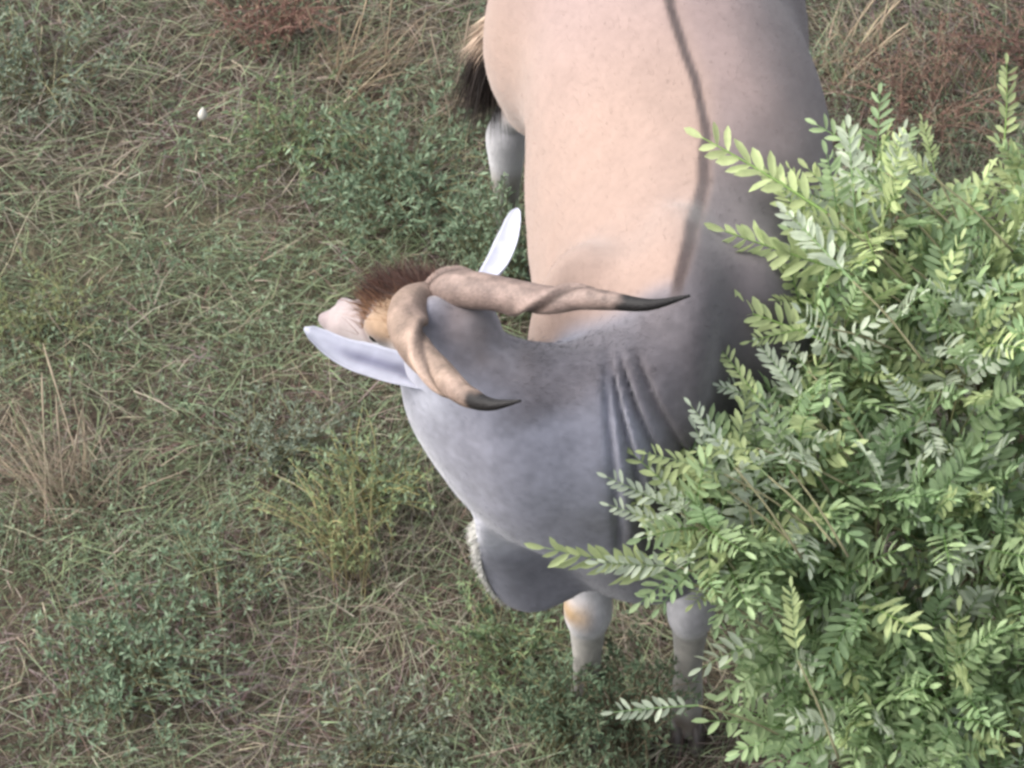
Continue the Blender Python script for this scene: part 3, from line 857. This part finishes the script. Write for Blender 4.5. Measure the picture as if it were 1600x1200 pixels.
def blade_ribbons(P, D, L, W, C, bend, nseg=2):
    n = len(P); D = unit(D); S = unit(np.cross(D, unit(rng.normal(size=(n, 3)))))
    Vs = []
    for k in range(nseg + 1):
        t = k / nseg
        c = P + D * (L * t)[:, None] + bend * (t * t * L)[:, None]
        w = W * (1 - .85 * t)
        Vs += [c - S * w[:, None], c + S * w[:, None]]
    V = np.stack(Vs, 1).reshape(-1, 3); m = 2 * (nseg + 1)
    b = (np.arange(n) * m)[:, None]
    F = np.concatenate([b + np.array([[2 * k, 2 * k + 1, 2 * k + 3, 2 * k + 2]]) for k in range(nseg)])
    V[:, 2] = np.maximum(V[:, 2], ground_h(V[:, 0], V[:, 1]) + .002)
    return V, [F], np.repeat(C, m, 0)

def jit(c, n, a=.25):
    return np.asarray(c)[None] * rng.uniform(1 - a, 1 + a, (n, 1)) * rng.uniform(.93, 1.07, (n, 3))

def herb(x, y, h, spread, nst, leafL, c1, c2, label, cat='weed', group=None, per=26, stemc=(.16, .15, .08), wide=.3, lean=(0, 0)):
    z0 = float(ground_h(np.array([x]), np.array([y]))[0])
    root = empty('weed', (x, y, z0))
    tag(root, label, cat, group)
    st = []; LP = []; LD = []
    for k in range(nst):
        a = rng.uniform(0, 2 * math.pi); rr = spread * math.sqrt(rng.random())
        tip = np.array([x + rr * math.cos(a) + lean[0], y + rr * math.sin(a) + lean[1], z0 + h * rng.uniform(.55, 1) * (1 - .35 * rr / spread)])
        b = np.array([x, y, z0 - .01]) + np.array([rng.normal(0, spread * .22), rng.normal(0, spread * .22), 0])
        mid = b * .45 + tip * .55 + np.array([0, 0, .18 * h]) + rng.normal(0, .012, 3)
        path = spline(np.array([b, mid, tip]), 9)
        V, Fs = sweep(path, np.linspace(.0022, .0008, 9), 3, cap=False)
        st.append((V, Fs, np.array(stemc) * rng.uniform(.8, 1.3)))
        t = rng.uniform(.22, 1.02, per); i = np.clip(t * 8, 0, 7.999); i0 = i.astype(int)
        p = path[i0] + (path[i0 + 1] - path[i0]) * (i - i0)[:, None]
        LP.append(p); LD.append(unit(tip - b) * .5 + rng.normal(0, .75, (per, 3)) + [0, 0, .2])
    V, F, C = merge(st)
    mesh_obj('stems', fast_mesh('stems', V, F, C), M_HERB, root)
    P = np.concatenate(LP); D = np.concatenate(LD); n = len(P)
    m = rng.random(n)[:, None]
    C = (np.asarray(c1) * (1 - m) + np.asarray(c2) * m) * rng.uniform(.75, 1.2, (n, 1))
    L = leafL * rng.uniform(.4, 1.05, n)
    V, F, C = leaf_cards(P, D, unit(rng.normal(0, .6, (n, 3)) + [0, 0, 1]), L, L * wide * .5, C)
    o = mesh_obj('foliage', fast_mesh('foliage', V, F, C, smooth=False), M_HERB, root); o['kind'] = 'stuff'
    return root

def tussock(x, y, h, spread, n, c, label, lean=(0, 0)):
    z0 = float(ground_h(np.array([x]), np.array([y]))[0])
    root = empty('grass_tussock', (x, y, z0)); tag(root, label, 'grass tussock')
    P = np.stack([x + rng.normal(0, spread * .3, n), y + rng.normal(0, spread * .3, n), np.full(n, z0)], -1)
    D = np.stack([rng.normal(lean[0], .5, n), rng.normal(lean[1], .5, n), rng.uniform(.6, 1.2, n)], -1)
    V, F, C = blade_ribbons(P, D, h * rng.uniform(.5, 1.15, n), rng.uniform(.0010, .0022, n), jit(c, n, .35), np.array([lean[0] * .3, lean[1] * .3, -.35]), 4)
    mesh_obj('blades', fast_mesh('blades', V, F, C, smooth=False), M_GRASS, root)['kind'] = 'stuff'
    m = max(5, n // 22)
    for k in range(5):
        d = unit(np.array([rng.normal(lean[0] * 1.3, .3), rng.normal(lean[1] * 1.3, .3), 1]))
        p0 = np.array([x, y, z0]) + rng.normal(0, spread * .25, 3) * [1, 1, 0]
        path = spline(np.array([p0, p0 + d * h * .7, p0 + d * h * 1.25 + [0, 0, -.05 * h]]), 8)
        V, Fs = sweep(path, np.array([.0022, .0021, .002, .0018, .0016, .003, .0034, .001]), 5)
        mesh_obj('stalk', fast_mesh('stalk', V, Fs, np.repeat([np.asarray(c) * 1.25], len(V), 0)), M_GRASS, root)

G1 = (.085, .128, .075); G2 = (.17, .22, .145); GY = (.150, .200, .090); GS = (.18, .205, .155); GD = (.085, .108, .065); RD = (.13, .070, .058); BR = (.15, .105, .07)
herb(-.30, .66, .26, .34, 80, .032, G1, G2, 'bushy green weed behind the brown forehead tuft, beside the hind leg', per=34)
herb(-.62, .86, .20, .28, 46, .026, G1, GY, 'low yellowish green weed at upper left of the bushy green weed')
herb(-.62, -.30, .20, .22, 50, .024, GS, (.12, .15, .11), 'silvery grey-green weed left of the grey neck')
herb(-.36, -.44, .24, .22, 46, .024, GY, G2, 'yellow-green weed close under the curve of the throat', stemc=(.26, .23, .10))
herb(-.97, -1.03, .24, .34, 80, .030, G1, G2, 'broad green weed in the bottom left corner of the picture', per=32)
herb(-1.36, 1.13, .22, .28, 50, .028, (.08, .115, .075), GS, 'bluish green weed in the top left corner of the picture')
herb(-.68, 1.36, .24, .22, 50, .022, RD, BR, 'reddish dry weed at the top edge left of the tail', stemc=(.20, .11, .09))
herb(-.02, -.98, .20, .26, 56, .026, G1, GY, 'green weed on the ground below the dewlap fringe')
herb(-.72, -.72, .20, .24, 44, .024, G1, G2, 'small green weed above the broad corner weed')
herb(-.34, -1.26, .20, .26, 54, .030, GD, GS, 'dark grey-green weed at the bottom edge left of the fore legs')
herb(.12, -1.25, .38, .16, 60, .026, GD, G1, 'dark low weed at the feet of the fore legs')
herb(.28, -1.27, .44, .20, 80, .026, GD, G1, 'ragged olive weed standing in front of the two fore hooves', stemc=(.14, .11, .07))
herb(1.18, .98, .24, .34, 70, .020, RD, BR, 'reddish brown dry weed behind the shrub at upper right', stemc=(.2, .13, .10))
herb(1.50, 1.22, .24, .32, 60, .020, RD, BR, 'rusty dry weed in the top right corner of the picture', stemc=(.2, .12, .10))
herb(.98, .52, .16, .22, 36, .022, (.10, .095, .06), BR, 'olive brown weed between the grey flank and the shrub')
herb(-.03, .28, .54, .17, 90, .026, G1, G2, 'tall green weed between the raised ear and the hind leg')
herb(-1.28, .15, .16, .26, 40, .020, GY, (.14, .13, .06), 'yellowish weed at the left edge level with the ear')
tussock(-1.17, -.42, .32, .22, 240, (.20, .165, .12), 'pale straw grass tussock near the left edge', (-.25, .25))
herb(-.42, -.66, .26, .20, 46, .022, GY, (.165, .18, .09), 'yellowish fine-stemmed weed below the yellow-green weed', stemc=(.26, .22, .11), lean=(-.08, .08))
tussock(-.45, 1.18, .26, .22, 170, (.20, .155, .105), 'straw coloured tussock between the reddish weed and the tail', (.3, .2))
tussock(.98, 1.20, .26, .22, 150, (.25, .20, .14), 'dry pale tussock just right of the rump', (.2, .2))
tussock(-.10, 1.05, .26, .22, 200, (.20, .16, .12), 'brown dry tussock left of the dark tail tuft', (.1, .2))

# ---------------------------------------------------------------- uncountable ground cover
def cover():
    n = 150000
    x = rng.uniform(-2.7, 2.7, n); y = rng.uniform(-2.5, 2.9, n)
    P0 = np.stack([x, y, np.zeros(n)], -1)
    g = vnoise(P0 + 11, 1.6) * .55 + vnoise(P0 + 30, 4.5) * .45          # green patches
    d = vnoise(P0 + 50, 2.3)
    g = g - .22 * smooth01(y, .5, 1.0) * smooth01(x, .4, .8) - .12 * smooth01(y, .9, 1.3)      # drier towards the back
    keep = rng.random(n) < .55 + .45 * smooth01(vnoise(P0 + 70, 3.5) * .6 + vnoise(P0 + 75, 8) * .4, .28, .60)
    x, y, g, d, P0 = x[keep], y[keep], g[keep], d[keep], P0[keep]; n = len(x)
    P = np.stack([x, y, ground_h(x, y) + rng.uniform(0, .05, n) * (rng.random(n) < .5)], -1)
    q = rng.random(n); gg = smooth01(g, .42, .62)
    col_ = np.where((q < .34 + .42 * gg)[:, None], jit((.140, .172, .098), n), np.where((q < .80)[:, None], np.where((d > .52)[:, None], jit((.150, .120, .112), n, .4), jit((.160, .137, .112), n, .4)), np.where((q < .93)[:, None], jit((.25, .222, .168), n), jit((.12, .078, .068), n))))
    az = vnoise(P0 + 90, 1.1) * 9 + rng.normal(0, 1.1, n)
    el = rng.uniform(.05, .95, n)
    D = np.stack([np.cos(az) * np.cos(el), np.sin(az) * np.cos(el), np.sin(el)], -1)
    V, F, C = blade_ribbons(P, D, rng.uniform(.06, .22, n), rng.uniform(.0010, .0022, n), col_, np.array([0, 0, -.35]) + rng.normal(0, .2, (n, 3)), 2)
    o = mesh_obj('dry_grass', fast_mesh('dry_grass', V, F, C, smooth=False), M_GRASS)
    tag(o, 'matted dry brown and olive grass covering the ground', 'grass', kind='stuff')
    # long thin stalks
    n = 1700
    x = rng.uniform(-2.7, 2.7, n); y = rng.uniform(-2.5, 2.9, n)
    P = np.stack([x, y, ground_h(x, y)], -1)
    D = np.stack([rng.normal(0, .7, n), rng.normal(.2, .7, n), rng.uniform(.3, .9, n)], -1)
    V, F, C = blade_ribbons(P, D, rng.uniform(.18, .42, n), rng.uniform(.0010, .0018, n), jit((.23, .21, .14), n, .3), np.array([0, 0, -.3]) + rng.normal(0, .15, (n, 3)), 5)
    o = mesh_obj('grass_stalks', fast_mesh('grass_stalks', V, F, C, smooth=False), M_GRASS)
    tag(o, 'thin pale straw stalks standing through the dry grass', 'grass', kind='stuff')
    # tiny-leaved ground weeds
    n = 210000
    x = rng.uniform(-2.7, 2.7, n); y = rng.uniform(-2.5, 2.9, n)
    P0 = np.stack([x, y, np.zeros(n)], -1)
    g = vnoise(P0 + 11, 1.6) * .55 + vnoise(P0 + 30, 4.5) * .45; cl = vnoise(P0 + 120, 11)
    keep = rng.random(n) < smooth01(g, .28, .62) * smooth01(cl, .2, .7) + .12
    x, y, g, P0 = x[keep], y[keep], g[keep], P0[keep]; n = len(x)
    P = np.stack([x, y, ground_h(x, y) + rng.uniform(.01, .12, n) * smooth01(g, .3, .7)], -1)
    q = rng.random((n, 1)); tone = vnoise(P0 + 140, 2.2)[:, None]
    C = (np.array(G1) * (1 - q) + np.array(G2) * q) * (1 - tone * .6) + np.array((.11, .12, .075)) * tone * .6
    L = rng.uniform(.008, .022, n)
    V, F, C = leaf_cards(P, unit(rng.normal(0, 1, (n, 3)) + [0, 0, .5]), unit(rng.normal(0, .6, (n, 3)) + [0, 0, 1]), L, L * .19, C * rng.uniform(.7, 1.25, (n, 1)))
    o = mesh_obj('ground_weeds', fast_mesh('ground_weeds', V, F, C, smooth=False), M_HERB)
    tag(o, 'small green weed leaves scattered through the dry grass', 'weeds', kind='stuff')
cover()

# a single pale bud standing above the grass, left of the bushy weed
def bud():
    base = np.array([-.86, .80, 0.0]); root = empty('bud_stalk', tuple(base))
    tag(root, 'small pale bud on a thin stalk in the grass, far left of the tail', 'flower bud')
    path = spline(np.array([base, base + [.01, .0, .12], base + [.0, .01, .20]]), 8)
    V, Fs = sweep(path, np.full(8, .0014), 5)
    mesh_obj('stalk', fast_mesh('stalk', V, Fs, np.repeat([[.16, .15, .08]], len(V), 0)), M_GRASS, root)
    p2 = path[-1] + np.linspace(-.004, .042, 9)[:, None] * unit(np.array([.1, .1, 1.]))
    V, Fs = sweep(p2, np.array([.002, .008, .012, .0135, .013, .011, .008, .004, .001]), 10)
    mesh_obj('bud', fast_mesh('bud', V, Fs, np.repeat([[.42, .40, .36]], len(V), 0)), M_HERB, root)
bud()
